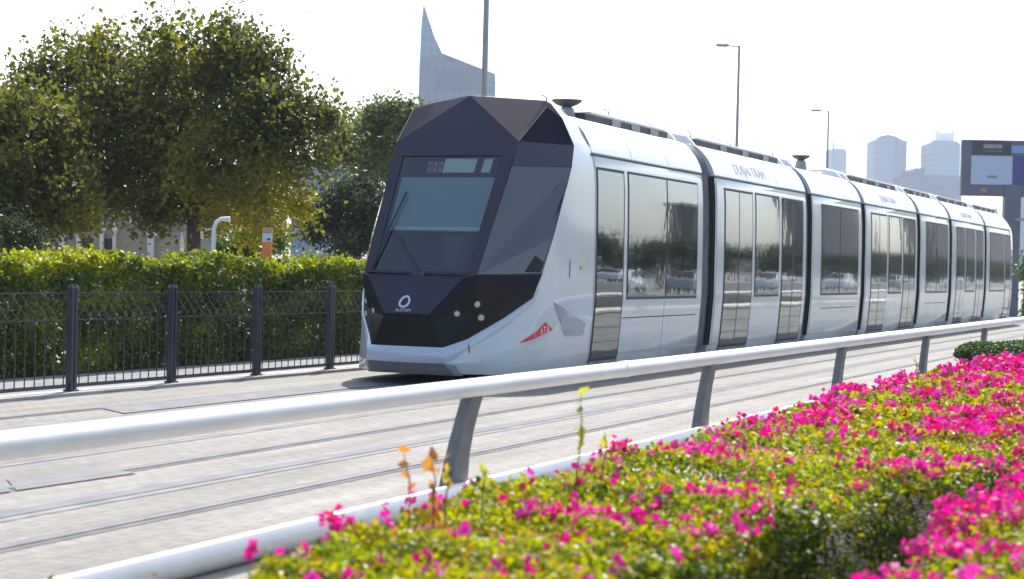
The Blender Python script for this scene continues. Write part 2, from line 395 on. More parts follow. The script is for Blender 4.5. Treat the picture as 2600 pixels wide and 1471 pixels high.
# side layout
for i in range(7):
    ya,yb=ENDS[2*i],ENDS[2*i+1]
    for q in (.33,.66):
        y=ya+(yb-ya)*q; panel(MB(),y-.006,y+.006,3.06,3.5,.006).build('cladding_joint',M['mgrey'],cars[i])
    panel(MB(),ya+.04,yb-.04,.31,.322,.003).build('skirt_joint',M['mgrey'],cars[i])
    for y in (ya+.06,yb-.075): panel(MB(),y,y+.014,.2,3.0,.003).build('frame_joint',M['mgrey'],cars[i])
window(cars[0],23.56,26.64,1.10,2.83,(25.19,)); door(22.36,23.34,False)
trimpanel(cars[0],23.45,26.7,.80,.815,.003,M['seam'],'panel_gap'); trimpanel(cars[0],25.18,25.19,.2,1.05,.003,M['mgrey'],'panel_joint')
for (i,d1,w1,d2) in ((1,(28.12,29.66),(29.9,31.38),(31.62,33.02)),(3,(38.9,40.42),(40.68,42.05),(42.31,43.62)),(5,(49.3,50.55),(50.8,52.2),(52.5,53.6))):
    door(*d1); window(cars[i],*w1,1.10,2.83); door(*d2)
window(cars[2],34.5,37.6,1.10,2.83,(35.98,)); trimpanel(cars[2],34.6,37.5,.80,.815,.003,M['seam'],'panel_gap')
window(cars[4],45.05,47.95,1.10,2.83,(46.4,)); trimpanel(cars[4],45.1,47.9,.80,.815,.003,M['seam'],'panel_gap')
window(cars[6],54.9,57.65,1.10,2.83); door(57.9,58.85,False)
# gangways
for i in range(6):
    ya,yb=ENDS[2*i+1],ENDS[2*i+2]
    mb=MB(); n=len(PROF); v=[];f=[]; K=9
    for j in range(K):
        y=ya-.02+(yb-ya+.04)*j/(K-1); ins=.055 if j%2 else .085
        v+=[(XC+w_-ins,y,z+.0) for w_,z in PROF[1:]]+[(XC,y,3.58)]+[(XC-w_+ins,y,z) for w_,z in reversed(PROF[1:])]
    k=2*(n-1)+1
    for j in range(K-1):
        for q in range(k-1): f.append((j*k+q,j*k+q+1,(j+1)*k+q+1,(j+1)*k+q))
    mb.add(v,f); mb.build('gangway_bellows',M['bellows'],tram,smooth=25)
    # far-edge dark hinge strip
    panel(MB(),yb-.13,yb-.01,.3,3.02,-.03).build('gangway_edge',M['seam'],tram)
# rear cab closing shape
mb=MB(); v=[];f=[]; cols=[(59.0,1.0,1.0),(59.7,.96,.985),(60.4,.82,.93),(60.9,.6,.8)]
for (y,sw,sz) in cols:
    v+=[(XC+w_*sw,y,.16+(z-.16)*sz) for w_,z in PROF]+[(XC,y,.16+3.44*sz)]+[(XC-w_*sw,y,.16+(z-.16)*sz) for w_,z in reversed(PROF)]
k=2*len(PROF)+1
for j in range(3):
    for q in range(k-1): f.append((j*k+q,j*k+q+1,(j+1)*k+q+1,(j+1)*k+q))
f.append(tuple(3*k+q for q in range(k)))
mb.add(v,f).build('rear_cab',M['body'],tram,smooth=40)
# bogies / underframe
mb=MB(); mb.box((XC-.85,20.35,.10),(XC+.85,60.3,.30)); mb.build('underframe',M['seam'],tram)
for y in (24.6,36,46.4,57.0):
    for s in (-1,1):
        for dy in (-.9,.9):
            mb=MB(); mb.tube([(XC+s*.70,y+dy,.31),(XC+s*.80,y+dy,.31)],.297,20); mb.build('wheel',M['seam'],tram,smooth=40)
# roof horns
def dish(y,wd,z,r,par):
    MB().lathe((XC+wd,y,z),[(r*.35,-.07),(r*.7,-.04),(r*.95,0),(r,.02),(r*.9,.03)],24).build('roof_antenna',M['dgrey'],par,smooth=40)
    MB().lathe((XC+wd,y,z),[(.13,-.3),(.12,-.2),(.10,-.1),(.06,-.069)],16).build('antenna_mount',M['mgrey'],par,smooth=40)
dish(22.95,.60,3.80,.215,cars[0]); dish(35.5,.6,3.86,.19,cars[2]); MB().tube([(XC+.6,35.5,3.5),(XC+.6,35.5,3.7)],.06).build('antenna_post',M['mgrey'],cars[2])
for y,hgt in ((21.9,.12),(24.2,.14),(26.0,.1),(28.0,.13),(30.2,.1),(32.9,.12)):
    MB().tube([(XC+.72,y,3.55),(XC+.74,y,3.66+hgt*.8),(XC+.70,y-.07,3.66+hgt)],.012,6).build('whip_antenna',M['mgrey'],cars[0] if y<27.5 else cars[1])

# nose: facets given as (half width, y, z)
A0=(0,21.085,3.715); N1=(.874,20.712,3.085); P1=(.789,19.751,1.381); T1=(.655,19.62,1.345); T2=(.306,19.417,.889)
B1=(.486,19.453,.487); L1=(.535,19.44,.296); K1=(.592,19.613,.161)
E1=(.68,19.754,.592);E2=(.98,20.132,.847);E3=(1.2,20.518,1.099);E4=(1.26,20.673,1.408);E5=(1.31,20.885,1.87);E6=(1.32,21.304,2.587);E6b=(1.32,21.425,2.802);E7=(1.29,21.562,3.088);E8=(1.15,21.476,3.436);E9=(.95,21.555,3.641);E10=(.80,21.70,3.695)
Q1=(.862,20.545,2.764); E9b=(.97,21.36,3.575)
def W(p,s=1): return (XC+s*p[0],p[1],p[2])
cab=MB()
rows=[[K1,(.93,19.93,.155),(1.17,20.5,.155),(1.23,21.2,.16),(1.22,22.25,.16)],
 [L1,(.90,19.88,.30),(1.2,20.45,.30),(1.27,21.2,.30),(1.27,22.25,.30)],
 [(.60,19.56,.44),(.96,20.0,.46),(1.23,20.5,.5),(1.29,21.2,.55),(1.295,22.25,.58)],
 [E1,(.99,20.08,.62),(1.24,20.55,.68),(1.305,21.2,.75),(1.315,22.25,.78)],
 [E2,(1.14,20.35,.86),(1.27,20.75,.90),(1.32,21.3,.95),(1.325,22.25,.95)],
 [E3,(1.25,20.65,1.09),(1.30,20.95,1.09),(1.33,21.4,1.08),(1.332,22.25,1.07)],
 [E4,(1.29,20.85,1.40),(1.32,21.2,1.4),(1.334,21.7,1.4),(1.334,22.25,1.4)],
 [E5,(1.325,21.1,1.87),(1.333,21.4,1.87),(1.334,21.8,1.87),(1.333,22.25,1.87)],
 [E6,(1.324,21.5,2.587),(1.324,21.7,2.587),(1.324,22.0,2.587),(1.323,22.25,2.587)],
 [E6b,(1.318,21.6,2.802),(1.315,21.8,2.802),(1.312,22.0,2.802),(1.309,22.25,2.802)],
 [E7,(1.285,21.75,3.088),(1.28,21.9,3.088),(1.27,22.1,3.088),(1.262,22.25,3.088)],
 [E8,(1.13,21.7,3.43),(1.11,21.9,3.42),(1.08,22.1,3.41),(1.06,22.25,3.42)],
 [E9,(.95,21.75,3.63),(.94,21.95,3.61),(.93,22.1,3.56),(.92,22.25,3.53)],
 [E10,(.78,21.85,3.69),(.78,22.0,3.67),(.80,22.15,3.60),(.82,22.25,3.56)],
 [A0,(0,21.4,3.74),(0,21.7,3.75),(0,22.05,3.68),(0,22.25,3.60)]]
for s in (1,-1):
    v=[W(p,s) for r in rows for p in r]; f=[]
    for j in range(len(rows)-1):
        for i in range(4): f.append((5*j+i,5*j+i+1,5*j+5+i+1,5*j+5+i))
    cab.add(v,f)
cab.add([W(K1,-1),W(K1),W(L1),W(L1,-1)],[(0,1,2,3)])
cab.add([W(K1,-1),W(K1),(XC+.93,19.93,.155),(XC+1.17,20.5,.155),(XC-1.17,20.5,.155),(XC-.93,19.93,.155)],[(0,1,2,3,4,5)])
cab_o=cab.build('cab_shell',M['body'],tram,smooth=28)
# grey bumper skirt below the lip
mb=MB(); 
U=[(0,19.43,.285),(.53,19.43,.285),(.62,19.55,.27)]; D=[(0,19.60,.14),(.585,19.61,.14),(.66,19.69,.14)]
mb.add([W(p,-1) for p in reversed(U[1:])]+[W(p) for p in U]+[W(p,-1) for p in reversed(D[1:])]+[W(p) for p in D],[(i,i+1,i+6,i+5) for i in range(4)])
mb.v=[(x,y-.008,z) for x,y,z in mb.v]
mb.build('bumper_skirt',M['skirt'],tram,smooth=30)
# lip running round the foot of the mask
up=[(0,19.43,.487),(.25,19.435,.487),B1,E1,E2,E3,(1.235,20.60,1.22)]
lo=[(0,19.40,.290),(.25,19.405,.29),L1,(.76,19.83,.470),(1.02,20.19,.765),(1.215,20.55,1.045),(1.24,20.61,1.19)]
out=[(0,-.05),(0,-.05),(.03,-.045),(.04,-.03),(.03,-.02),(.02,-.01),(.008,-.004)]
mb=MB()
for s in (1,-1):
    v=[];f=[];n=len(up)
    for t,bul in ((0,.25),(.3,1),(.65,.8),(1,.25)):
        for a,b_,o_ in zip(up,lo,out): v.append(W((a[0]+(b_[0]-a[0])*t+o_[0]*bul,a[1]+(b_[1]-a[1])*t+o_[1]*bul,a[2]+(b_[2]-a[2])*t),s))
    for j in range(3):
        for i in range(n-1): f.append((j*n+i,j*n+i+1,(j+1)*n+i+1,(j+1)*n+i))
    for i in range(n-1):
        pass
    mb.add(v,f)
lip=mb.build('bumper_lip',M['lip'],tram,smooth=50)
MB().tube([(XC+.715,19.70,.535),(XC+.73,19.71,.42)],.006,6).build('lip_joint',M['seam'],lip)
# black mask
def facet(name,polys,mat,par,off=0,both=True,smooth=None):
    r=None
    for s in (-1,1):
        mb=MB()
        for P in polys: mb.add([W(p,s) for p in P],[tuple(range(len(P)))])
        r=mb.build(name,mat,par,smooth=smooth)
    return r
# main dark mask faces
mk=MB()
def sym(P): return [W(p,-1) for p in reversed(P) if p[0]>0]+[W(p,1) for p in P]
mk.add([W(N1,-1),W(N1),W(A0)],[(0,1,2)])

mask=mk.build('nose_mask',M['mask'],tram)
MB().add([W(T1,-1),W(T1),W(T2),W(T2,-1)],[(0,1,2,3)]).build('coupler_cover',M['mask'],mask)
facet('mask_cheek',[[N1,Q1,E6b,E7]],M['mask'],mask)
facet('mask_top_facet',[[A0,N1,E9b,E9,E10],[N1,E7,E8,E9,E9b]],M['maskl'],mask)
G1=(.80,19.72,1.27)
facet('mask_brow',[[P1,E4,(1.23,20.62,1.20),(1.0,20.17,1.24),(.80,19.74,1.275)]],M['maskl'],mask)
SB=(.335,19.442,.84); ST=(.80,19.74,1.275)
facet('mask_bevel',[[T1,P1,ST,SB,T2]],M['maskl'],mask)
mb=MB(); mb.add([W(T2,-1),W(T2),W(SB),W((0,19.43,.835)),W(SB,-1)],[(0,1,2,3,4)]); mb.build('mask_bevel',M['maskl'],mask)
low=MB(); low.add([W(SB,-1),W((0,19.43,.835)),W(SB),W(B1),W(B1,-1)],[(0,1,2,3,4)])
for s in (1,-1):
    low.add([W(ST,s),W((1.0,20.17,1.24),s),W((1.23,20.62,1.20),s),W(E3,s),W(E2,s),W(E1,s),W(B1,s),W(SB,s),W((.75,19.79,.93),s)],
      [(0,1,8),(1,2,8),(2,3,8),(3,4,8),(4,5,8),(5,6,8),(6,7,8),(7,0,8)])
lown=low.build('lower_mask',M['maskb'],tram,smooth=12)
# seam lines of the mask
def seamline(pts,r=.007,par=mask,name='mask_seam'):
    for s in (1,-1):
        MB().tube([W(p,s) for p in pts],r,6).build(name,M['seam'],par)
seamline([P1,(1.02,20.18,1.39),E4],.009); MB().tube([W(P1,-1),W(T1,-1),W(T1),W(P1)],.009,6).build('mask_seam',M['seam'],mask)
seamline([T1,T2],.008); seamline([N1,E9b]); seamline([Q1,E6b]); MB().tube([W(T2,-1),W(T2)],.008,6).build('mask_seam',M['seam'],mask)
seamline([(.95,20.10,1.40),(1.24,21.15,2.55)],.004)
# cab side windows
sw=facet('cab_side_window',[[Q1,P1,E4,E5,E6,E6b]],M['sideglass'],tram)
mb=MB().add([W(p) for p in ((1.14,20.43,1.43),(1.245,20.65,1.43),(1.30,20.88,1.87),(1.308,21.2,2.45),(1.24,20.82,1.9))],[(0,1,2,3,4)])
mb.build('side_reflection',M['maskb'],sw).location=(.006,-.008,0)  # dark reflection in the side glass, painted as a black panel
# windscreen: frame ring + transparent pane + things inside
def ws(s,t,d=0):
    "point on the windscreen plane: s -1..1 across, t 0 bottom..1 top, d metres inwards"
    wd=P1[0]+(N1[0]-P1[0])*t; y=P1[1]+(N1[1]-P1[1])*t; z=P1[2]+(N1[2]-P1[2])*t
    return (XC+wd*s,y+d*.87,z-d*.48)
def wquad(mb,s0,s1,t0,t1,d,th=0):
    q=[ws(s0,t0,d),ws(s1,t0,d),ws(s1,t1,d),ws(s0,t1,d)]
    if th: return mb.prism(q,(0,th*.87,-th*.48))
    return mb.add(q,[(0,1,2,3)])
fr=MB()
ST_=[(-1,-.80),(.80,1.0)]
wquad(fr,-1,-.83,0,1,0); wquad(fr,.80,1,0,1,0); wquad(fr,-.83,.80,.89,1,0); wquad(fr,-.83,.80,0,.02,0)
frame=fr.build('windscreen_frame',M['mask'],tram)
gm=bpy.data.materials.new('windscreen_glass'); gm.use_nodes=True; n_=gm.node_tree.nodes; l_=gm.node_tree.links
for x in list(n_):
    if x.type!='OUTPUT_MATERIAL': n_.remove(x)
tr=n_.new('ShaderNodeBsdfTransparent'); tr.inputs[0].default_value=(.74,.78,.79,1); gl=n_.new('ShaderNodeBsdfGlossy'); gl.inputs['Roughness'].default_value=.03; fz0=n_.new('ShaderNodeLayerWeight'); fz0.inputs[0].default_value=.3; fz=n_.new('ShaderNodeMath'); fz.operation='MULTIPLY_ADD'; fz.inputs[1].default_value=.35; fz.inputs[2].default_value=.03; l_.new(fz0.outputs['Facing'],fz.inputs[0])
mx=n_.new('ShaderNodeMixShader'); l_.new(fz.outputs[0],mx.inputs[0]); l_.new(tr.outputs[0],mx.inputs[1]); l_.new(gl.outputs[0],mx.inputs[2]); l_.new(mx.outputs[0],[x for x in n_ if x.type=='OUTPUT_MATERIAL'][0].inputs[0])
M['ws']=gm
g=MB(); wquad(g,-.83,.80,.02,.89,.012,.006); g.build('windscreen',M['ws'],tram)
inn=MB(); q0=[ws(-.9,0,.03),ws(.9,0,.03),ws(.9,.95,.03),ws(-.9,.95,.03)]; q1=[(x,y+.75,z) for x,y,z in q0]
inn.add(q0+q1,[(4,5,6,7),(0,1,5,4),(1,2,6,5),(2,3,7,6),(3,0,4,7)]); cabin=inn.build('cab_interior',M['cabdark'],tram)
b_=MB(); wquad(b_,-.80,.78,.36,.74,.06,.01); b_.build('sun_blind',M['blind'],cabin)
b_=MB(); wquad(b_,-.80,.78,.335,.362,.055,.02); b_.build('blind_rail',M['blindl'],cabin)
b_=MB(); wquad(b_,-.12,.40,.77,.875,.03,.01); b_.build('rear_pane',M['cabwin'],cabin)
b_=MB(); wquad(b_,.52,.66,.77,.875,.03,.01); b_.build('rear_pane',M['cabwin'],cabin)
b_=MB(); wquad(b_,-.42,-.14,.78,.87,.07,.02); b_.build('route_display',M['cabred'],cabin)
for i in range(3):
    for j in range(2):
        b_=MB(); wquad(b_,-.40+.1*i,-.37+.1*i,.79+.05*j,.81+.05*j,.06,.005); b_.build('display_light',M['lamp'],cabin)
b_=MB(); wquad(b_,-.75,.75,.02,.10,.25,.1); b_.build('dashboard',M['cabdark'],cabin)
b_=MB(); b_.lathe((XC+.25,20.35,1.3),[(.24,0),(.25,.3),(.22,.55),(.10,.62)],16); b_.build('driver_seat',M['signdark'],cabin,smooth=50)
# wiper
wp=MB(); a=Vector(ws(.02,-.01,-.05)); b2=Vector(ws(-.70,.34,-.04))
wp.tube([a,a.lerp(b2,.5),b2],[.022,.018,.010],8); wiper=wp.build('wiper_arm',M['seam'],tram,smooth=60)
MB().tube([Vector(ws(-.86,.02,-.02)),Vector(ws(-.72,.34,-.025)),Vector(ws(-.60,.60,-.02))],.012,6).build('wiper_blade',M['seam'],wiper)
MB().tube([a+Vector((-.09,0,-.03)),a+Vector((.09,0,-.03))],.035,10).build('wiper_pivot',M['rubber'],wiper,smooth=60)
# headlights: lens triples either side
def lamp(px,s):
    x,y,z,r=px
    nrm=Vector((s*.62,-.78,-.1)).normalized()
    c=Vector((XC+s*x,y,z))
    o=MB().tube([c-nrm*.02,c+nrm*.008],r*1.55,20).build('headlight',M['seam'],tram,smooth=40)
    MB().tube([c+nrm*.006,c+nrm*.016],[r,r*.8],20).build('lens',M['lamp'],o,smooth=40)
HL=[(.77,19.80,1.02,.040),(.575,19.64,.90,.036),(.80,19.86,.855,.040)]
for s in (1,-1):
    for h in HL: lamp(h,s)
# emblem on the trapezoid: open ring with lettering below
tz=lambda s,t,d=.0:(XC+s*(T2[0]+(T1[0]-T2[0])*t),T2[1]+(T1[1]-T2[1])*t-d*.91,T2[2]+(T1[2]-T2[2])*t+d*.41)
ring=[]
for k in range(25):
    a_=2*math.pi*k/24; rx,rz=.062*(1-.16*math.sin(a_)),.07
    c=Vector(tz(-.13,.30,.012)); ring.append(c+Vector((rx*math.cos(a_)+.012*math.sin(a_),0,0))+Vector((0,.41,.91))*(rz*math.sin(a_)))
em=MB().tube(ring,.015,8,cap=False).build('maker_emblem',M['emblem'],tram,smooth=60)
def text(body,size,mat,name,par,origin,ex,ey,sx=1,depth=.002):
    c=bpy.data.curves.new('t','FONT'); c.body=body; c.size=size; c.extrude=depth; c.align_x='CENTER'; c.align_y='CENTER'
    o=bpy.data.objects.new('t',c); COL.objects.link(o); dg=bpy.context.evaluated_depsgraph_get(); dg.update()
    me=bpy.data.meshes.new_from_object(o.evaluated_get(dg)); bpy.data.objects.remove(o); 
    ex=Vector(ex).normalized(); ey=Vector(ey).normalized(); ez=ex.cross(ey)
    mt=Matrix.Translation(origin)@Matrix((ex,ey,ez)).transposed().to_4x4()@Matrix.Diagonal((sx,1,1,1))
    me.transform(mt); me.materials.clear(); me.materials.append(mat)
    r=bpy.data.objects.new(name,me); COL.objects.link(r); r.parent=par; return r
text('ALSTOM',.055,M['emblem'],'emblem_lettering',em,tz(-.16,.07,.012),(1,0,0),(0,.41,.91))
# red badge with letters on the lower side: (y,z) on the panel
def side_pt(y,z,off=.006):
    # width of the cab flank at y (between the grid columns)
    best=None
    for j in range(len(rows)-1):
        za=rows[j][3][2]; zb=rows[j+1][3][2]
        if za<=z<=zb: best=(j,(z-za)/(zb-za)); break
    j,t=best
    r=[tuple(a+(b-a)*t for a,b in zip(p,q)) for p,q in zip(rows[j],rows[j+1])]
    for p,q in zip(r,r[1:]):
        if p[1]<=y<=q[1]:
            k=(y-p[1])/(q[1]-p[1]); return Vector((XC+p[0]+(q[0]-p[0])*k+off,y,z))
    return Vector((XC+r[-1][0]+off,y,z))
def decal(name,poly,mat,par,off=.006,n=6):
    "polygon given as triangles in (y,z), subdivided so that it lies on the curved flank"
    mb=MB()
    for (a,b,c) in poly:
        v=[];f=[];idx={}
        for i in range(n+1):
            for j in range(n+1-i):
                u_,v_=i/n,j/n; y=a[0]+(b[0]-a[0])*u_+(c[0]-a[0])*v_; z=a[1]+(b[1]-a[1])*u_+(c[1]-a[1])*v_
                idx[i,j]=len(v); v.append(side_pt(y,z,off))
        for i in range(n):
            for j in range(n-i):
                f.append((idx[i,j],idx[i+1,j],idx[i,j+1]))
                if j<n-i-1: f.append((idx[i+1,j],idx[i+1,j+1],idx[i,j+1]))
        mb.add(v,f)
    return mb.build(name,mat,par,smooth=60)
SW=[[(20.72,1.12),(21.45,.87),(22.0,.72)],[(20.72,1.12),(22.0,.72),(21.05,.62)],[(21.05,.62),(22.0,.72),(21.95,.60)]]
decal('side_swoosh',[[(20.95,1.06),(22.05,.76),(21.30,.66)],[(21.30,.66),(22.05,.76),(22.0,.60)],[(21.30,.66),(22.0,.60),(21.38,.60)]],M['swoosh'],cab_o,.004)
decal('belt_reflection',[[(21.15,1.065),(22.25,1.065),(22.25,.76)]],M['belt'],cab_o,.003)  # blue reflection along the belt, painted on as a band
bad=decal('operator_badge',[[(20.30,.54),(20.78,.80),(21.0,.70)],],M['red'],cab_o,.006)
for k,(ch,y,z,sz) in enumerate((('R',20.70,.675,.085),('T',20.77,.70,.10),('A',20.86,.70,.11))):
    p=side_pt(y,z,.010); p2=side_pt(y+.1,z,.010); text(ch,sz*1.15,M['white'],'badge_letter',bad,p,p2-p,(0,0,1),.9,.001)
MB().lathe((0,0,0),[(.03,0),(.03,.012),(.02,.02)],16).build('door_button',M['yellow'],tram,smooth=40).matrix_world=Matrix.Translation(side_pt(21.78,1.50,.0))@Matrix.Rotation(R(90),4,'Y')
p=side_pt(21.42,1.5,.003); MB().box((p.x-.003,21.41,1.36),(p.x+.004,21.43,1.60)).build('cab_door_handle',M['mgrey'],tram)
decal('panel_gap',[[(21.32,.655),(21.62,.665),(21.62,.672)],[(21.32,.655),(21.62,.665),(21.32,.66)]],M['seam'],cab_o,.008)
# roof lettering on the second carriage: two lines on the curved shoulder
def shoulder(z,off): return Vector((XC+pw(z)+off,0,z))
for body_,z,sz,yc in (('\uFEF2\uFE91\u062F  \u0645\u0627\uFEAE\uFE97',3.40,.19,29.5),('DUBAI TRAM',3.22,.26,29.85)):
    a_=shoulder(z-.05,.008); b_2=shoulder(z+.05,.008); o_=(a_+b_2)/2; o_.y=yc
    text(body_,sz,M['letter'],'roof_lettering',cars[1],o_,(0,1,0),b_2-a_,1.25,.001)
a_=shoulder(3.17,.008); b_2=shoulder(3.27,.008); o_=(a_+b_2)/2; o_.y=41.0
text('DUBAI TRAM',.24,M['letter'],'roof_lettering',cars[3],o_,(0,1,0),b_2-a_,1.2,.001)
o_=o_.copy(); o_.y=51.3; text('DUBAI TRAM',.24,M['letter'],'roof_lettering',cars[5],o_,(0,1,0),b_2-a_,1.2,.001)

# ------------------------------------------------------------------ tubular barrier
bar=empty('tube_barrier',(-4.85,0,0),'low barrier of white tube rails on curved grey stanchions in front of the tracks','barrier')
MB().tube([(0,y,.715) for y in (-2,8.5,20,33,46,60)],.060,24).build('top_rail',M['rail'],bar,smooth=60)
MB().tube([(.05,y,.062) for y in (-2,8.5,20,33,46,60)],.074,24).build('bottom_rail',M['rail'],bar,smooth=60)
for y in (4.2,13.0,22.5,33): # pipe sleeves
    MB().tube([(0,y,.715),(0,y+.16,.715)],.064,24).build('rail_sleeve',M['rail'],bar,smooth=60)
first=None
for k in range(-1,10):
    y=9.93+5.0*k
    if first is None:
        mb=MB(); poly=[(a,b) for a,b in ((0,0),(.36,0),(.325,.05),(.315,.16),(.335,.30),(.39,.45),(.46,.57),(.53,.67),(.345,.67),(.27,.55),(.18,.40),(.10,.25),(.04,.11))]
        poly=[(-.065,a,b) for a,b in poly]
        first=mb.prism(poly,(.078,0,0)).build('stanchion',M['stan'],bar,bevel=.008); first.location=(0,y,0)
        fb=MB().box((-.09,-.05,0),(.04,.33,.015)).build('base_plate',M['stan'],first,bevel=.003)
    else:
        c=first.copy(); COL.objects.link(c); c.location=(0,y,0); c2=fb.copy(); COL.objects.link(c2); c2.parent=c

# ------------------------------------------------------------------ railing fence
FX=-12.16
fen=empty('railing_fence',(FX,0,0),'dark blue-grey metal railing with round-topped posts in front of the green hedge','fence')
posts=[15.65+1.86*k for k in range(-6,20)]
pf=None
for y in posts:
    if pf is None:
        mb=MB()
        for d in (-.031,.031): mb.box((-.035,d-.021,0),(.035,d+.021,1.15))
        mb.box((-.02,-.012,.05),(.02,.012,1.12)); mb.tube([(0,-.031,1.15),(0,-.031,1.185)],[.036,.018],12); mb.tube([(0,.031,1.15),(0,.031,1.185)],[.036,.018],12)
        pf=mb.build('post',M['fence'],fen,smooth=35); pf.location=(0,y,0)
        pb=MB().box((-.055,-.07,.035),(.055,.07,.055)); pb=pb.build('foot_plate',M['fence'],pf,bevel=.004)
    else:
        c=pf.copy(); COL.objects.link(c); c.location=(0,y,0); d=pb.copy(); COL.objects.link(d); d.parent=c
L=1.86-.11; mb=MB()
mb.box((-.012,.055,.075),(.012,.055+L,.115)); mb.box((-.006,.055,.80),(.006,.055+L,.808)); mb.box((-.007,.055,1.09),(.007,.055+L,1.10))
npk=11
for k in range(npk):
    y=.055+L*(k+.5)/npk; mb.tube([(0,y,.10),(0,y,.805)],.0075,6)
for k in range(npk):    # crossed bars of the top band
    y0=.055+L*k/npk; y1=.055+L*(k+1)/npk*1.0
    ya,yb=.055+L*(k-.0)/npk, min(.055+L,.055+L*(k+2)/npk)
    if k<npk-1:
        mb.tube([(.006,ya,.79),(.006,yb,1.09)],.0038,5); mb.tube([(-.006,yb,.79),(-.006,ya,1.09)],.0038,5)
pn=mb.build('picket_panel',M['fence'],fen,smooth=40); pn.location=(0,posts[0],0)
for y in posts[1:-1]:
    c=pn.copy(); COL.objects.link(c); c.location=(0,y,0)

# ------------------------------------------------------------------ hedge behind the railing
hd=empty('hedge',(-14.6,20,0),'long clipped green hedge behind the dark railing with sunlit yellow-green tips','hedge')
def hedge(e,x0,x1,y0,y1,H,n,size,mat,core=True,topw=.4,hn=.10,sunlit_top=True):
    P=np.zeros((n,3)); face=rng.random(n)
    y=rng.uniform(y0,y1,n); hh=H+.06*np.sin(y*2.1)+.03*np.sin(y*5.3+1)+.035*np.sin(y*13)
    top=face<topw*.6; back=(face>=topw*.6)&(face<topw*.7)
    x=x0-np.abs(rng.normal(0,.16,n)); x+=.08*np.sin(y*3.1)*np.sin(rng.uniform(0,1,n))
    z=rng.uniform(.03,1,n)*hh
    x[top]=rng.uniform(x1,x0,top.sum()); z[top]=hh[top]-np.abs(rng.normal(0,.06,top.sum()))+.02
    tip=rng.random(n)<.06; z[tip&top]+=rng.uniform(.0,.13,(tip&top).sum())
    x[back]=x1; P=np.stack([x,y,z],1)
    lum=vnoise(P*np.array([1,1,1.2]),.9,9)
    keep=~((~top)&(vnoise(P,1.6,4)+rng.normal(0,.3,n)<-.85)); P=P[keep]; lum=lum[keep]
    t=.38+.38*np.clip((P[:,2]-(H-.30))/.30,0,1)+.30*lum+rng.normal(0,.17,len(P))  # sunlight on the hedge top painted into the tint, yellower with height
    if not sunlit_top: t=.45+.2*lum+rng.normal(0,.15,len(P))
    # a yellowing stretch
    t+= .25*np.exp(-((P[:,1]-18.2)/1.0)**2)
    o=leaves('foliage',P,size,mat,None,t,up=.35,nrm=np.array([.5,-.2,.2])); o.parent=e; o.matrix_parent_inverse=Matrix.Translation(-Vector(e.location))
    if core:
        mb=MB(); K=int((y1-y0)/.25)
        for k in range(K):
            yy=y0+.25*k+random.uniform(0,.2); xx=random.uniform(x1+.1,x0-.12)
            a=Vector((xx,yy,0)); 
            for q in range(3):
                b_=a+Vector((random.uniform(-.15,.15),random.uniform(-.3,.3),random.uniform(.8,H-.1))); mb.tube([a,(a+b_)/2+Vector((.04,.03,0)),b_],[.014,.01,.004],5)
        o=mb.build('stems',M['bark'],None); o['kind']='stuff'; o.parent=e; o.matrix_parent_inverse=Matrix.Translation(-Vector(e.location))
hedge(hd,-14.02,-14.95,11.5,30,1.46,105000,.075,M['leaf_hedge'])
hd2=empty('hedge',(-13.5,90,0),'pale yellow-green hedge far off past the end of the tram','hedge')
hedge(hd2,-7,-17,84,86,1.55,5000,.22,M['leaf_hedge'],core=False,topw=.8)

# ------------------------------------------------------------------ trees
def L(*a): return [(at(u,v,Z),r/4526*Z) for (u,v,r,Z) in a]
def yel(uvz,rad):
    pts=[at(*p) for p in uvz]
    def f(P,t,pts=pts):
        for q in pts:
            pass
        return t
    return f
b0=at(487,760,36); b0.z=0
yc=[at(745,540,36)-b0, at(640,560,36)-b0, at(690,470,35)-b0]  # spots where the yellow glow of backlit leaves is painted in
def tint_main(P,t):
    t=t*.85
    for q,r_ in zip(yc,(.9,.8,.7)):
        d=np.linalg.norm(P-np.array(q),axis=1); t=t+.60*np.exp(-(d/r_)**2)
    return np.clip(t,0,1)
limb_tree('broadleaf_tree','large broad-crowned olive-green tree behind the hedge, its trunk beside the bent white lamp','tree',b0,
 L((420,95,80,36),(200,150,90,36.5),(90,200,70,36),(250,90,50,36),(840,300,40,36),(790,420,60,36),(330,150,110,36.5),(540,130,110,35.5),(640,190,110,36),(745,300,100,36),(640,320,150,35),(470,270,170,37),(300,280,150,35.5),(180,240,90,36),(360,420,170,36),(560,430,150,35),(700,430,110,36),(750,530,60,36),(640,550,85,35.5),(480,510,90,36),(200,360,110,36),(250,500,90,36.5),(560,530,70,37),(400,540,60,36)),
 82000,.13,M['leaf_tree'],.15,'trees behind the hedge',spread=.20,tintfn=tint_main)
b1=at(60,760,33); b1.z=0
yc2=at(235,560,33)-b1
def tint_b(P,t):
    d=np.linalg.norm(P-np.array(yc2),axis=1); return np.clip(t*.75+.75*np.exp(-(d/.5)**2),0,1)  # light through the lower branch put into the tint as yellow
limb_tree('broadleaf_tree','dark green tree at the far left edge with a yellow backlit lower branch','tree',b1,
 L((60,290,100,33),(-60,320,130,33),(20,420,130,33),(110,430,120,33.5),(160,520,80,33),(235,560,55,33),(10,540,110,33),(-120,450,150,33),(120,330,90,34)),
 46000,.13,M['leaf_tree'],.13,'trees behind the hedge',spread=.19,tintfn=tint_b)
b2=at(30,760,30); b2.z=0
limb_tree('shrub','blue-green dark shrub above the hedge at the left edge','shrub',b2,L((20,600,60,30),(70,620,40,30),(-40,580,60,30)),6000,.08,M['leaf_dark'],.05,None,spread=.10,branches=False)
b3=at(985,760,52); b3.z=0
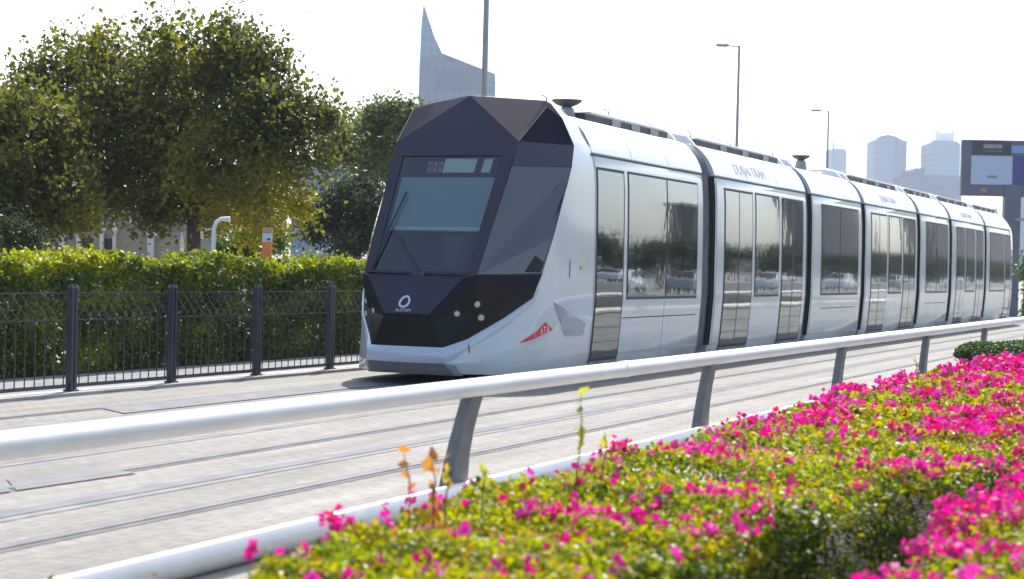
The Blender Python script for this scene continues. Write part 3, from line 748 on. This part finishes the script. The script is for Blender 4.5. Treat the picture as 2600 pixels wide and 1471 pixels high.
limb_tree('broadleaf_tree','loose sunlit olive-green tree partly behind the nose of the tram','tree',b3,
 L((975,300,55,52),(1030,310,50,52),(920,340,65,52),(860,370,60,51),(990,390,80,53),(930,430,70,52),(1040,400,70,53),(870,330,35,52)),
 34000,.14,M['leaf_olive'],.16,'trees behind the hedge',spread=.2)
b4=at(860,760,46); b4.z=0
limb_tree('conifer','dense dark blue-green tree beside the tram below the olive tree','tree',b4,
 L((850,500,70,46),(900,520,70,46),(820,570,60,46),(880,600,80,46),(940,580,60,46),(850,460,30,46),(930,490,50,46)),
 30000,.12,M['leaf_dark'],.15,'trees behind the hedge',spread=.14,per=16)
b5=at(800,760,40); b5.z=0
limb_tree('shrub','low mid-green bush behind the hedge right of the orange marker','shrub',b5,L((620,625,35,40),(700,615,35,40),(560,640,30,40),(760,650,30,40)),7000,.09,M['leaf_hedge'],.04,None,spread=.12,branches=False)
b6=at(330,760,62); b6.z=0
limb_tree('broadleaf_tree','dark tree far behind the beige garden wall','tree',b6,
 L((120,560,120,62),(300,530,130,62),(480,560,110,62),(640,570,110,62),(-20,560,120,62)),16000,.2,M['leaf_dark'],.2,'trees behind the hedge',spread=.3)
# shrub at far right edge
b7=at(2600,790,62); b7.z=0
limb_tree('shrub','dark round-topped bush at the right edge below the billboard','shrub',b7,L((2606,700,28,62),(2602,745,26,62),(2620,660,26,62),(2610,790,20,62)),6000,.12,M['leaf_clip'],.06,None,spread=.12,branches=False)
# clipped bush
cb=at(2560,890,24); cb.z=0
ce=empty('clipped_bush',cb,'dark green clipped bush at the right edge behind the magenta flowers','bush')
n=16000; d=rng.normal(size=(n,3)); d/=np.linalg.norm(d,axis=1)[:,None]; rr=rng.random(n)**.25
P=d*rr[:,None]*np.array([.72,.72,.19]); P[:,2]+=.46+.02*np.sin(P[:,0]*9)
leaves('foliage',P,.045,M['leaf_clip'],ce,np.clip(.4+rng.normal(0,.2,n),0,1),up=.6)
mb=MB()
for k in range(14): mb.tube([(random.uniform(-.2,.2),random.uniform(-.2,.2),0),(random.uniform(-.4,.4),random.uniform(-.4,.4),.45)],[.012,.005],5)
mb.build('stems',M['bark'],ce)

# ------------------------------------------------------------------ things behind the hedge
gw=at(300,640,50); gw.z=0
wall=empty('garden_wall',gw,'beige garden wall with cream pillars and dark gateways under the trees','wall')
ax=(at(480,640,50)-at(110,640,50)); ax.z=0; LW=ax.length; ax.normalize(); nz_=Vector((-ax.y,ax.x,0))
wall.rotation_euler=(0,0,math.atan2(ax.y,ax.x))
def wx(u): return (at(u,640,50)-gw).dot(ax)
mb=MB()
segs=[(60,210),(240,258),(288,470)]
for a_,b__ in segs: mb.box((wx(a_),-.15,0),(wx(b__),.15,2.25))
mb.box((wx(209.9),-.14,2.0),(wx(240.1),.14,2.5)); mb.build('wall_panel',M['beige'],wall)
MB().box((wx(40),.16,0),(wx(480),2.2,2.9)).build('lean_to',M['beige'],wall)
MB().box((wx(212),-.10,0),(wx(239),.10,1.98)).build('gate',M['dark'],wall)
MB().box((wx(259),-.10,0),(wx(287),.10,2.0)).build('gate',M['dark'],wall)
MB().box((wx(256),-.13,2.0),(wx(290),.13,2.35)).build('gate_lintel',M['beige'],wall)
for u,wd,h in ((163,.17,2.15),(205,.14,2.35),(263,.12,2.2),(295,.10,2.2),(387,.20,2.1),(465,.10,1.9)):
    p=MB().box((wx(u)-wd/2*.9,-.30,0),(wx(u)+wd/2*.9,-.155,h)).build('pillar',M['cream'],wall,bevel=.01)
    MB().lathe((wx(u),-.23,h),[(wd*.85,0),(wd*.85,.05),(wd*.5,.12),(.01,.32)],4).build('pillar_cap',M['cream'],p)
# white bent lamp
def post_at(u,Z): p=at(u,700,Z); p.z=0; return p
p=post_at(541,29.5); lampo=empty('bent_lamp',p,'small white lamp on a bent pole rising out of the hedge','lamp post')
k=29.5/4526
top=(at(541,556,29.5)).z
ex=RT.copy(); ex.z=0; ex.normalize()
MB().tube([(0,0,0),(0,0,top-.16),Vector((0,0,top-.05))+ex*.04,Vector((0,0,top))+ex*.12,Vector((0,0,top))+ex*.16],.036,12).build('pole',M['whitep'],lampo,smooth=50)
MB().tube([Vector((0,0,top))+ex*.15,Vector((0,0,top-.005))+ex*.26],[.036,.052],14).build('lamp_head',M['whitep'],lampo,smooth=50)
# pale cabinet
p=post_at(520,38); cabn=empty('utility_cabinet',p,'pale grey-green utility cabinet behind the hedge next to the tree trunk','cabinet',rz=R(24))
zt=at(520,606,38).z
MB().box((-.115,-.1,0),(.16,.15,zt)).build('cabinet_body',M['boxw'],cabn,bevel=.01); MB().box((-.155,-.12,0),(-.117,.12,zt+.01)).build('cabinet_edge',M['whitep'],cabn)
# orange marker
p=post_at(677,27.5); om=empty('marker_totem',p,'slim orange totem sign with a pale panel at its top, behind the hedge','sign',rz=R(24))
zt=at(677,578,27.5).z
mb=MB(); mb.box((-.075,-.025,0),(.075,.025,zt)); mb.build('totem_body',M['orange'],om,bevel=.008)
MB().box((-.076,-.030,zt-.22),(.076,-.027,zt-.09)).build('totem_panel',pmat('totem_pale',(.55,.66,.75),.4),om)
MB().box((.0,-.034,zt-.20),(.05,-.031,zt-.165)).build('totem_mark',M['signdark'],om)
MB().box((-.076,-.031,zt-.075),(.076,-.0265,zt)).build('totem_top',pmat('totem_rose',(.5,.30,.22),.4),om)
# parked cars (one shape, bodies copied)
def car(label,paint,loc,rz,group):
    e=empty('parked_car',loc,label,'car',group,rz)
    v=[];prof=[(-2.2,.35),(-2.2,.75),(-2.05,.92),(-1.6,1.0),(-1.0,1.42),(.6,1.48),(1.35,1.05),(2.1,.90),(2.25,.65),(2.25,.35)]
    body_=MB()
    def shell(pr,w0,w1):
        n=len(pr); v=[(x,-w0 if z<1.05 else -w1,z) for x,z in pr]+[(x,w0 if z<1.05 else w1,z) for x,z in pr]
        return v,[tuple(range(n-1,-1,-1)),tuple(range(n,2*n))]+[(i,(i+1)%n,n+(i+1)%n,n+i) for i in range(n)]
    body_.add(*shell(prof,.88,.72)); b=body_.build('car_body',paint,e,bevel=.05)
    for s in (-1,1):
        MB().add([(-1.35,s*.86,1.02),(1.15,s*.86,1.04),(.55,s*.745,1.40),(-.95,s*.745,1.36)],[(0,1,2,3)]).build('side_window',M['maskb'],b)
        for x in (-1.35,1.4):
            MB().tube([(x,s*.70,.33),(x,s*.90,.33)],.33,20).build('wheel',M['tyre'],e,smooth=40)
    MB().add([(1.38,-.72,1.06),(1.38,.72,1.06),(.64,.66,1.46),(.64,-.66,1.46)],[(0,1,2,3)]).build('car_windscreen',M['maskb'],b).location=(.015,0,.01)
    MB().add([(-1.58,-.72,1.03),(-1.58,.72,1.03),(-1.03,.66,1.40),(-1.03,-.66,1.40)],[(0,1,2,3)]).build('rear_window',M['maskb'],b).location=(-.015,0,.01)
    for s in (-1,1): MB().box((2.2,s*.75-.15,.62),(2.27,s*.75+.15,.76)).build('headlight',M['lamp'],b)
    return e
c0=car('white parked car half hidden behind the hedge left of the tram nose',M['carw'],post_at(800,50),R(-10),'cars parked behind the hedge')
c0=car('white parked car behind the hedge right beside the tram nose',M['carw'],post_at(925,47),R(30),'cars parked behind the hedge')

# ------------------------------------------------------------------ street lights
def street(u,vtop,Z,arm,label):
    t=at(u,vtop,Z); H=max(t.z,10); e=empty('street_lamp',(t.x,t.y,0),label,'street lamp','tall street lamps beyond the tram')
    MB().tube([(0,0,0),(0,0,.4),(0,0,.41),(0,0,H)],[.11,.11,.085,.048],14).build('pole',M['pole'],e,smooth=50)
    ex=-RT.copy(); ex.z=0; ex.normalize()
    MB().tube([Vector((0,0,H-.05)),Vector((0,0,H-.01))+ex*(arm*.5)],.030,8).build('arm',M['pole'],e,smooth=50)
    hd_=MB(); a_=Vector((0,0,H))+ex*(arm*.42); sd=Vector((-ex.y,ex.x,0))
    hd_.tube([a_,a_+ex*(arm*.12),a_+ex*(arm*.5),a_+ex*(arm*.58)],[.03,.075,.07,.02],8).build('lamp_head',M['pole'],e,smooth=50)
street(1238,-120,38,.9,'nearest tall grey street lamp pole rising behind the tram nose, its top out of view')
street(1877,116,68,.9,'tall grey street lamp behind the second tram carriage')
street(2104,281,94,.95,'more distant grey street lamp behind the third tram carriage, next to the small tower')
# ------------------------------------------------------------------ billboard
p=post_at(2570,70); ZB=70; kk=ZB/4526
p=post_at(2563,70); bb=empty('billboard',p,'dark grey double advertising billboard on a thick pole past the end of the tram','billboard',rz=R(20))
zz=lambda v:at(2570,v,ZB).z
xx=lambda u:(u-2570)*kk
def bx(u0,u1,v0,v1,y0,y1,name,mat,par,bev=0): return MB().box((xx(u0),y0,zz(v1)),(xx(u1),y1,zz(v0))).build(name,mat,par,bevel=bev)
board=bx(2441,2750,357,500,-.15,.15,'sign_board',M['sign'],bb,.05)
bx(2467,2563,361,396,-.175,-.152,'header_panel',M['signdark'],board); bx(2465,2568,398,471,-.175,-.152,'pale_poster',M['signpale'],board)
bx(2569.5,2740,398,473,-.172,-.152,'blue_poster',M['signblue'],board); bx(2565,2740,371,390,-.178,-.152,'sky_strip',M['signsky'],board)
MB().lathe((0,0,0),[(.01,0),(.30,.0),(.26,.02)],20).build('poster_picture',M['signred'],board).matrix_world=Matrix.Translation(bb.matrix_basis@Vector((xx(2592),-.176,zz(438))))@Matrix.Rotation(R(20),4,'Z')@Matrix.Rotation(R(90),4,'X')@Matrix.Diagonal((1.3,.6,1,1))
text('albania',.36,M['sign'],'header_lettering',board,(xx(2518),-.18,zz(373)),(1,0,0),(0,0,1),1.3,.002) if False else bx(2494,2541,369,379,-.180,-.176,'header_lettering',M['mgrey'],board)
bx(2493,2541,384,388,-.180,-.176,'header_line',M['sign'],board)
bx(2505,2530,448,455,-.180,-.176,'poster_mark',M['mgrey'],board)
bx(2491,2506,479,490,-.165,-.152,'gold_mark',M['gold'],board)
MB().box((xx(2550),-.22,0),(xx(2591),.22,zz(470))).build('pole',M['sign'],bb,bevel=.02)
MB().box((xx(2575),-.5,zz(562)),(xx(2600),-.45,zz(555))).build('bracket',M['pole'],bb)

# ------------------------------------------------------------------ skyline
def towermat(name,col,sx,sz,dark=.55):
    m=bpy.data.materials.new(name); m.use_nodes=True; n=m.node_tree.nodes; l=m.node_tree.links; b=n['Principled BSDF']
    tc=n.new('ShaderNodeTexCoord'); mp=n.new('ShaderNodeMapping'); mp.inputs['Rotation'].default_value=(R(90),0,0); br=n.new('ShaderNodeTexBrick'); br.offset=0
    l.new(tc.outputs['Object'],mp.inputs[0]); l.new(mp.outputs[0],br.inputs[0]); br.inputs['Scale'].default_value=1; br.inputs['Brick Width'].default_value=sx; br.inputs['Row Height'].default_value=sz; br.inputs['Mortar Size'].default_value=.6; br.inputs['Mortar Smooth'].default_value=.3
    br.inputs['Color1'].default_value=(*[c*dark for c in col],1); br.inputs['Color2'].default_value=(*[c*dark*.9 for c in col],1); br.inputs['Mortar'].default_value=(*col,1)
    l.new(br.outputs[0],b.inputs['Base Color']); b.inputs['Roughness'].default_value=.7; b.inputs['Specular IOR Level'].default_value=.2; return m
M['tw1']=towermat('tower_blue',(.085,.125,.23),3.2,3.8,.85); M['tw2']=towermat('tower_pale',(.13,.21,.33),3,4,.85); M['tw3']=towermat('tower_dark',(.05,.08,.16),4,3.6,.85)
def tower(name,label,Z,u0,parts,rz=24,group='hazy towers on the skyline'):
    b=at(u0-(12 if Z==700 else 4),700,Z); b.z=0; e=empty(name,b,label,'tower',group,R(rz)); k=Z/4526
    for nm,poly,y0,dep,mat in parts:
        pl=[((u-u0)*k,y0,(at(u0,v,Z).z if v is not None else 0)) for u,v in poly]
        MB().prism(pl,(0,dep,0)).build(nm,mat,e)
    return e
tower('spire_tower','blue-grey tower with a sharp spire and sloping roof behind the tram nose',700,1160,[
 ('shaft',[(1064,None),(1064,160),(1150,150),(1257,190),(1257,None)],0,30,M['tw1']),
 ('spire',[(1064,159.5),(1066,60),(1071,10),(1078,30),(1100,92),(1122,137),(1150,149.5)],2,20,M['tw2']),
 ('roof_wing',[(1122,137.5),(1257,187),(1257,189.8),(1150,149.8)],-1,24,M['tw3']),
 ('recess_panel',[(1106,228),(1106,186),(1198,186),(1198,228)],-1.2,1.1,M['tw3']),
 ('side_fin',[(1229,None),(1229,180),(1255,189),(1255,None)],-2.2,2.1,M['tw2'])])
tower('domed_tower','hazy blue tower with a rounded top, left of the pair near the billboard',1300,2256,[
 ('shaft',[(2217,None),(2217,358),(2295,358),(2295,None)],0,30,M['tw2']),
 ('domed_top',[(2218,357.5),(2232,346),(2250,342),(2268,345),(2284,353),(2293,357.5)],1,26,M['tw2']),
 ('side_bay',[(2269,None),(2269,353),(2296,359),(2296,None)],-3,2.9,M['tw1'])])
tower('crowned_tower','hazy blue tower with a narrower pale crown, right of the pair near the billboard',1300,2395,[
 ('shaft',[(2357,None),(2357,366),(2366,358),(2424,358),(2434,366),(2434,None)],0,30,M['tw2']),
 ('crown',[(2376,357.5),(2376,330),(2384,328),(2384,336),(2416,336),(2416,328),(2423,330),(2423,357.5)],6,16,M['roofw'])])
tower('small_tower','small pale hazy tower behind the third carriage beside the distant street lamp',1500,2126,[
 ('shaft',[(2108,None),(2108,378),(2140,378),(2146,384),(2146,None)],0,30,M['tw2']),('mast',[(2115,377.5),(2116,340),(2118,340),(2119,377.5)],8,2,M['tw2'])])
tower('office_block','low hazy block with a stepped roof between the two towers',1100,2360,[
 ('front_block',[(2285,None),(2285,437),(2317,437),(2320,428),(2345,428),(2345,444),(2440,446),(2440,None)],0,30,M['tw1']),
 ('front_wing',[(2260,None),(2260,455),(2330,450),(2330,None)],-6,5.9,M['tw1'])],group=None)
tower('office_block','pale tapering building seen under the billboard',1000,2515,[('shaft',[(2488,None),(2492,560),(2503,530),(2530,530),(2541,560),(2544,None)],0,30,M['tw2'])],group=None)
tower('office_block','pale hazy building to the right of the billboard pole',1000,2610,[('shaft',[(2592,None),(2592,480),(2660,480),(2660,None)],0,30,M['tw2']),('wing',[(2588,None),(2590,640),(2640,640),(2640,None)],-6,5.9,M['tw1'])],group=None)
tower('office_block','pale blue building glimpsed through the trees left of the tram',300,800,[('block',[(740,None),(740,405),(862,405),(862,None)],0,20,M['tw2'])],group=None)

# ------------------------------------------------------------------ foreground flower bed
def bed(e,y0,y1,back,front,H,n,size,seed,magn,near,fl,front_face=True,sizefn=None,end=None):
    ys=rng.uniform(0,1,n); y=y0+(y1-y0)*ys**near
    xb=np.interp(y,*back); xf=np.interp(y,*front); s=rng.random(n)
    side=rng.random(n)<.30
    Hh=H+.03*np.sin(y*3.3+seed)+.025*np.sin(y*7.7)+.02*np.sin(y*17+s*9)
    edge=np.minimum(s,1-s)*(xf-xb); x=xb+(xf-xb)*s
    z=Hh-np.clip(.14-edge,0,.14)**2*5-np.abs(rng.normal(0,.045,n)); 
    tip=rng.random(n)<.05; z[tip]+=rng.uniform(0,.05,tip.sum())
    k=side.sum(); x[side]=xf[side]-np.abs(rng.normal(0,.07,k))+.03*np.sin(y[side]*6)+.02; z[side]=rng.uniform(.05,1,k)*Hh[side]
    # camera-facing end of the bed
    endm=side&(rng.random(n)<.12); ke=endm.sum(); x[endm]=xb[endm]+(xf[endm]-xb[endm])*rng.random(ke); y[endm]=y0+np.abs(rng.normal(0,.08,ke))
    P=np.stack([x,y,z],1)
    keep=~(side&(vnoise(P,2.2,seed)+rng.normal(0,.25,n)<-.12)); P=P[keep]; side=side[keep]
    lum=vnoise(P,.9,seed+1)
    t=.47+.17*lum+rng.normal(0,.17,len(P)); t[side]-=.38; red=(rng.random(len(P))<.055*(1+lum))&~side; t[red]=rng.uniform(.75,1,red.sum())  # front-face leaves tinted darker, shade put into their colour
    sz=size*(1+.9*np.clip((P[:,1]-9)/14,0,1.6))
    off=Matrix.Translation(-Vector(e.location))
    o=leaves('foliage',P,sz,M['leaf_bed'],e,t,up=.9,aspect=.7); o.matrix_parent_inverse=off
    # bracts: trios in drifts
    m_=int(fl); yy=y0+(y1-y0)*rng.random(m_)**near; xb=np.interp(yy,*back); xf=np.interp(yy,*front); s=rng.random(m_)
    c=np.stack([xb+(xf-xb)*s,yy,np.full(m_,H)+.03*np.sin(yy*3.3+seed)+.025*np.sin(yy*7.7)+rng.uniform(-.03,.045,m_)],1)
    drift=.55*vnoise(c*np.array([1,.55,0]),.6,seed+3)+.55*vnoise(c,1.7,seed+5)+magn(c)
    c=c[(drift+rng.normal(0,.25,m_)>.60)|(rng.random(m_)<.012)]
    per=5; Q=np.repeat(c,per,0)+rng.normal(0,.016,(len(c)*per,3))*(1+.8*np.repeat(np.clip((c[:,1]-9)/14,0,1),per))[:,None]
    tt=np.clip(np.repeat(rng.normal(.62,.25,len(c)),per)+rng.normal(0,.12,len(Q)),0,1)
    o=leaves('bracts',Q,.038*(1+.9*np.clip((Q[:,1]-9)/14,0,1.4)),M['bract'],e,tt,up=.5,aspect=1.0); o.matrix_parent_inverse=off
    mb=MB()
    for k in range(160):
        yy=y0+(y1-y0)*random.random()**(near*1.5); a0=float(np.interp(yy,*back)); a1=float(np.interp(yy,*front)); xx_=a0+(a1-a0)*(1-random.random()**2*.8)
        a=Vector((xx_-.1,yy,.02)); b_=a+Vector((random.uniform(-.15,.15),random.uniform(-.2,.2),H-.06)); mb.tube([a,(a+b_)/2+Vector((random.uniform(-.06,.06),.03,0)),b_],[.010,.007,.003],5)
    o=mb.build('stems',M['bark'],e); o['kind']='stuff'; o.matrix_parent_inverse=off
fb_=empty('flowering_hedge',(-3,10,0),'wide low bougainvillea hedge with yellow-green leaves and magenta bracts along the white barrier','flower hedge')
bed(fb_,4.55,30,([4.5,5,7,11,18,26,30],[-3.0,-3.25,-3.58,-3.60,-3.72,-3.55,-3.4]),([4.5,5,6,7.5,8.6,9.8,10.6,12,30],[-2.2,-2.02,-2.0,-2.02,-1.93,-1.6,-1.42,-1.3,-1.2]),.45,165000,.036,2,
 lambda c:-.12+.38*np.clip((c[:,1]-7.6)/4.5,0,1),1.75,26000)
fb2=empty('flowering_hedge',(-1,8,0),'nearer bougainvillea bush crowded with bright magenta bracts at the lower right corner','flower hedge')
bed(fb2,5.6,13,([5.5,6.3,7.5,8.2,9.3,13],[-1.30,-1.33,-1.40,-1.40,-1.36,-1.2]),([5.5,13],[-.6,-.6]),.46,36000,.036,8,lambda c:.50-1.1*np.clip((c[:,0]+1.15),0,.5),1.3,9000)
# loose shoots standing above the hedge
def shoot(pts,leafs,tint,name='shoot'):
    mb=MB(); mb.tube(pts,[.0035]*(len(pts)-1)+[.0012],5)
    o=mb.build(name,M['bark'],fb_); o.matrix_parent_inverse=Matrix.Translation(-Vector(fb_.location))
    P=[]
    for i in range(leafs):
        q=i/(leafs-1)*(len(pts)-1); j=min(int(q),len(pts)-2); P.append(Vector(pts[j]).lerp(Vector(pts[j+1]),q-j)+Vector((random.uniform(-.02,.02),random.uniform(-.02,.02),random.uniform(-.012,.012))))
    l_=leaves('shoot_leaves',np.array([list(p) for p in P]),.070,M['twig_leaf'],None,np.clip(rng.normal(tint,.12,len(P)),0,1)); l_.parent=o
for u,v,vt,du,Z,tn,nl in ((1465,1200,1000,10,8.3,.15,16),(1530,1190,1095,6,8.2,.25,6),(1040,1290,1150,-16,7.0,.85,9),(1100,1290,1160,-4,7.0,.85,15),(1130,1270,1160,8,7.0,.6,8),(1225,1250,1180,-4,7.4,.25,8),(2330,1000,905,-6,16,.7,12)):
    a_=at(u,v,Z); b_=at(u+du,vt,Z); shoot([a_-Vector((0,0,.12)),a_,a_.lerp(b_,.5)+RT*.012,b_],nl,tn)

# ------------------------------------------------------------------ the far side of the road (seen in the tram windows)
rt=None
def rtree(x,y,h,label):
    global rt
    if rt is None:
        e=empty('roadside_tree',(x,y,0),label,'tree','trees across the road'); lum=[(Vector((random.uniform(-1.6,1.6),random.uniform(-1.8,1.8),random.uniform(2.2,4.6))),random.uniform(1.1,1.6)) for _ in range(9)]
        P=crown(lum,5200,.3,.3,12); leaves('crown',P,.26,M['leaf_dark'],e,np.clip(.4+rng.normal(0,.2,len(P)),0,1),up=.5)
        MB().tube([(0,0,0),(.05,0,2.6)],[.2,.13],8).build('trunk',M['bark'],e,smooth=50); rt=e; return e
    c=tree_copy(rt); c.location=(x,y,0); c.scale=(h,h,h); c.rotation_euler=(0,0,random.uniform(0,6)); c['label']=label; return c
for k in range(42):
    rtree(21+random.uniform(-1,2),62+k*5+random.uniform(-1,1),random.uniform(.68,.85),'roadside tree in the row across the road, outside the photo')
for i,(y,p_) in enumerate(((84,'carw'),(96,'carb'),(112,'carw'),(131,'carw'),(150,'carb'),(178,'carw'))):
    car('parked car across the road, seen only mirrored in the tram windows',M[p_],(14.2,y,0),R(90),'cars across the road')
def far_block(x,y,wx_,wy,h,mat,label):
    e=empty('apartment_block',(x,y,0),label,'building','blocks across the road'); MB().box((0,0,0),(wx_,wy,h)).build('walls',mat,e); MB().box((-.3,-.3,h+.01),(wx_+.3,wy+.3,h+.6)).build('roof',M['conc'],e)
M['plum']=pmat('block_plum',(.055,.042,.05),.7,vary=(.2,.3))
far_block(45,190,3,8,12.5,M['plum'],'small plum-grey block across the road, outside the photo'); far_block(45,242,4,38,21,M['plum'],'tall plum-grey block across the road, outside the photo'); far_block(45,330,5,170,24,M['plum'],'long plum-grey block furthest along the road, outside the photo')
mb=MB(); mb.box((11.6,0,0),(12.0,400,.14)); struct('kerb',mb,M['conc'])

# ------------------------------------------------------------------ haze
hz=MB().box((-1500,-60,-1.2),(900,1700,330))
hm=bpy.data.materials.new('haze'); hm.use_nodes=True; n=hm.node_tree.nodes; l=hm.node_tree.links
for x in list(n):
    if x.type=='BSDF_PRINCIPLED': n.remove(x)
pv=n.new('ShaderNodeVolumePrincipled'); pv.inputs['Color'].default_value=(.76,.87,1,1); pv.inputs['Density'].default_value=.00022; pv.inputs['Anisotropy'].default_value=.3
l.new(pv.outputs[0],[x for x in n if x.type=='OUTPUT_MATERIAL'][0].inputs['Volume'])
ho=hz.build('haze',hm); ho['kind']='stuff'
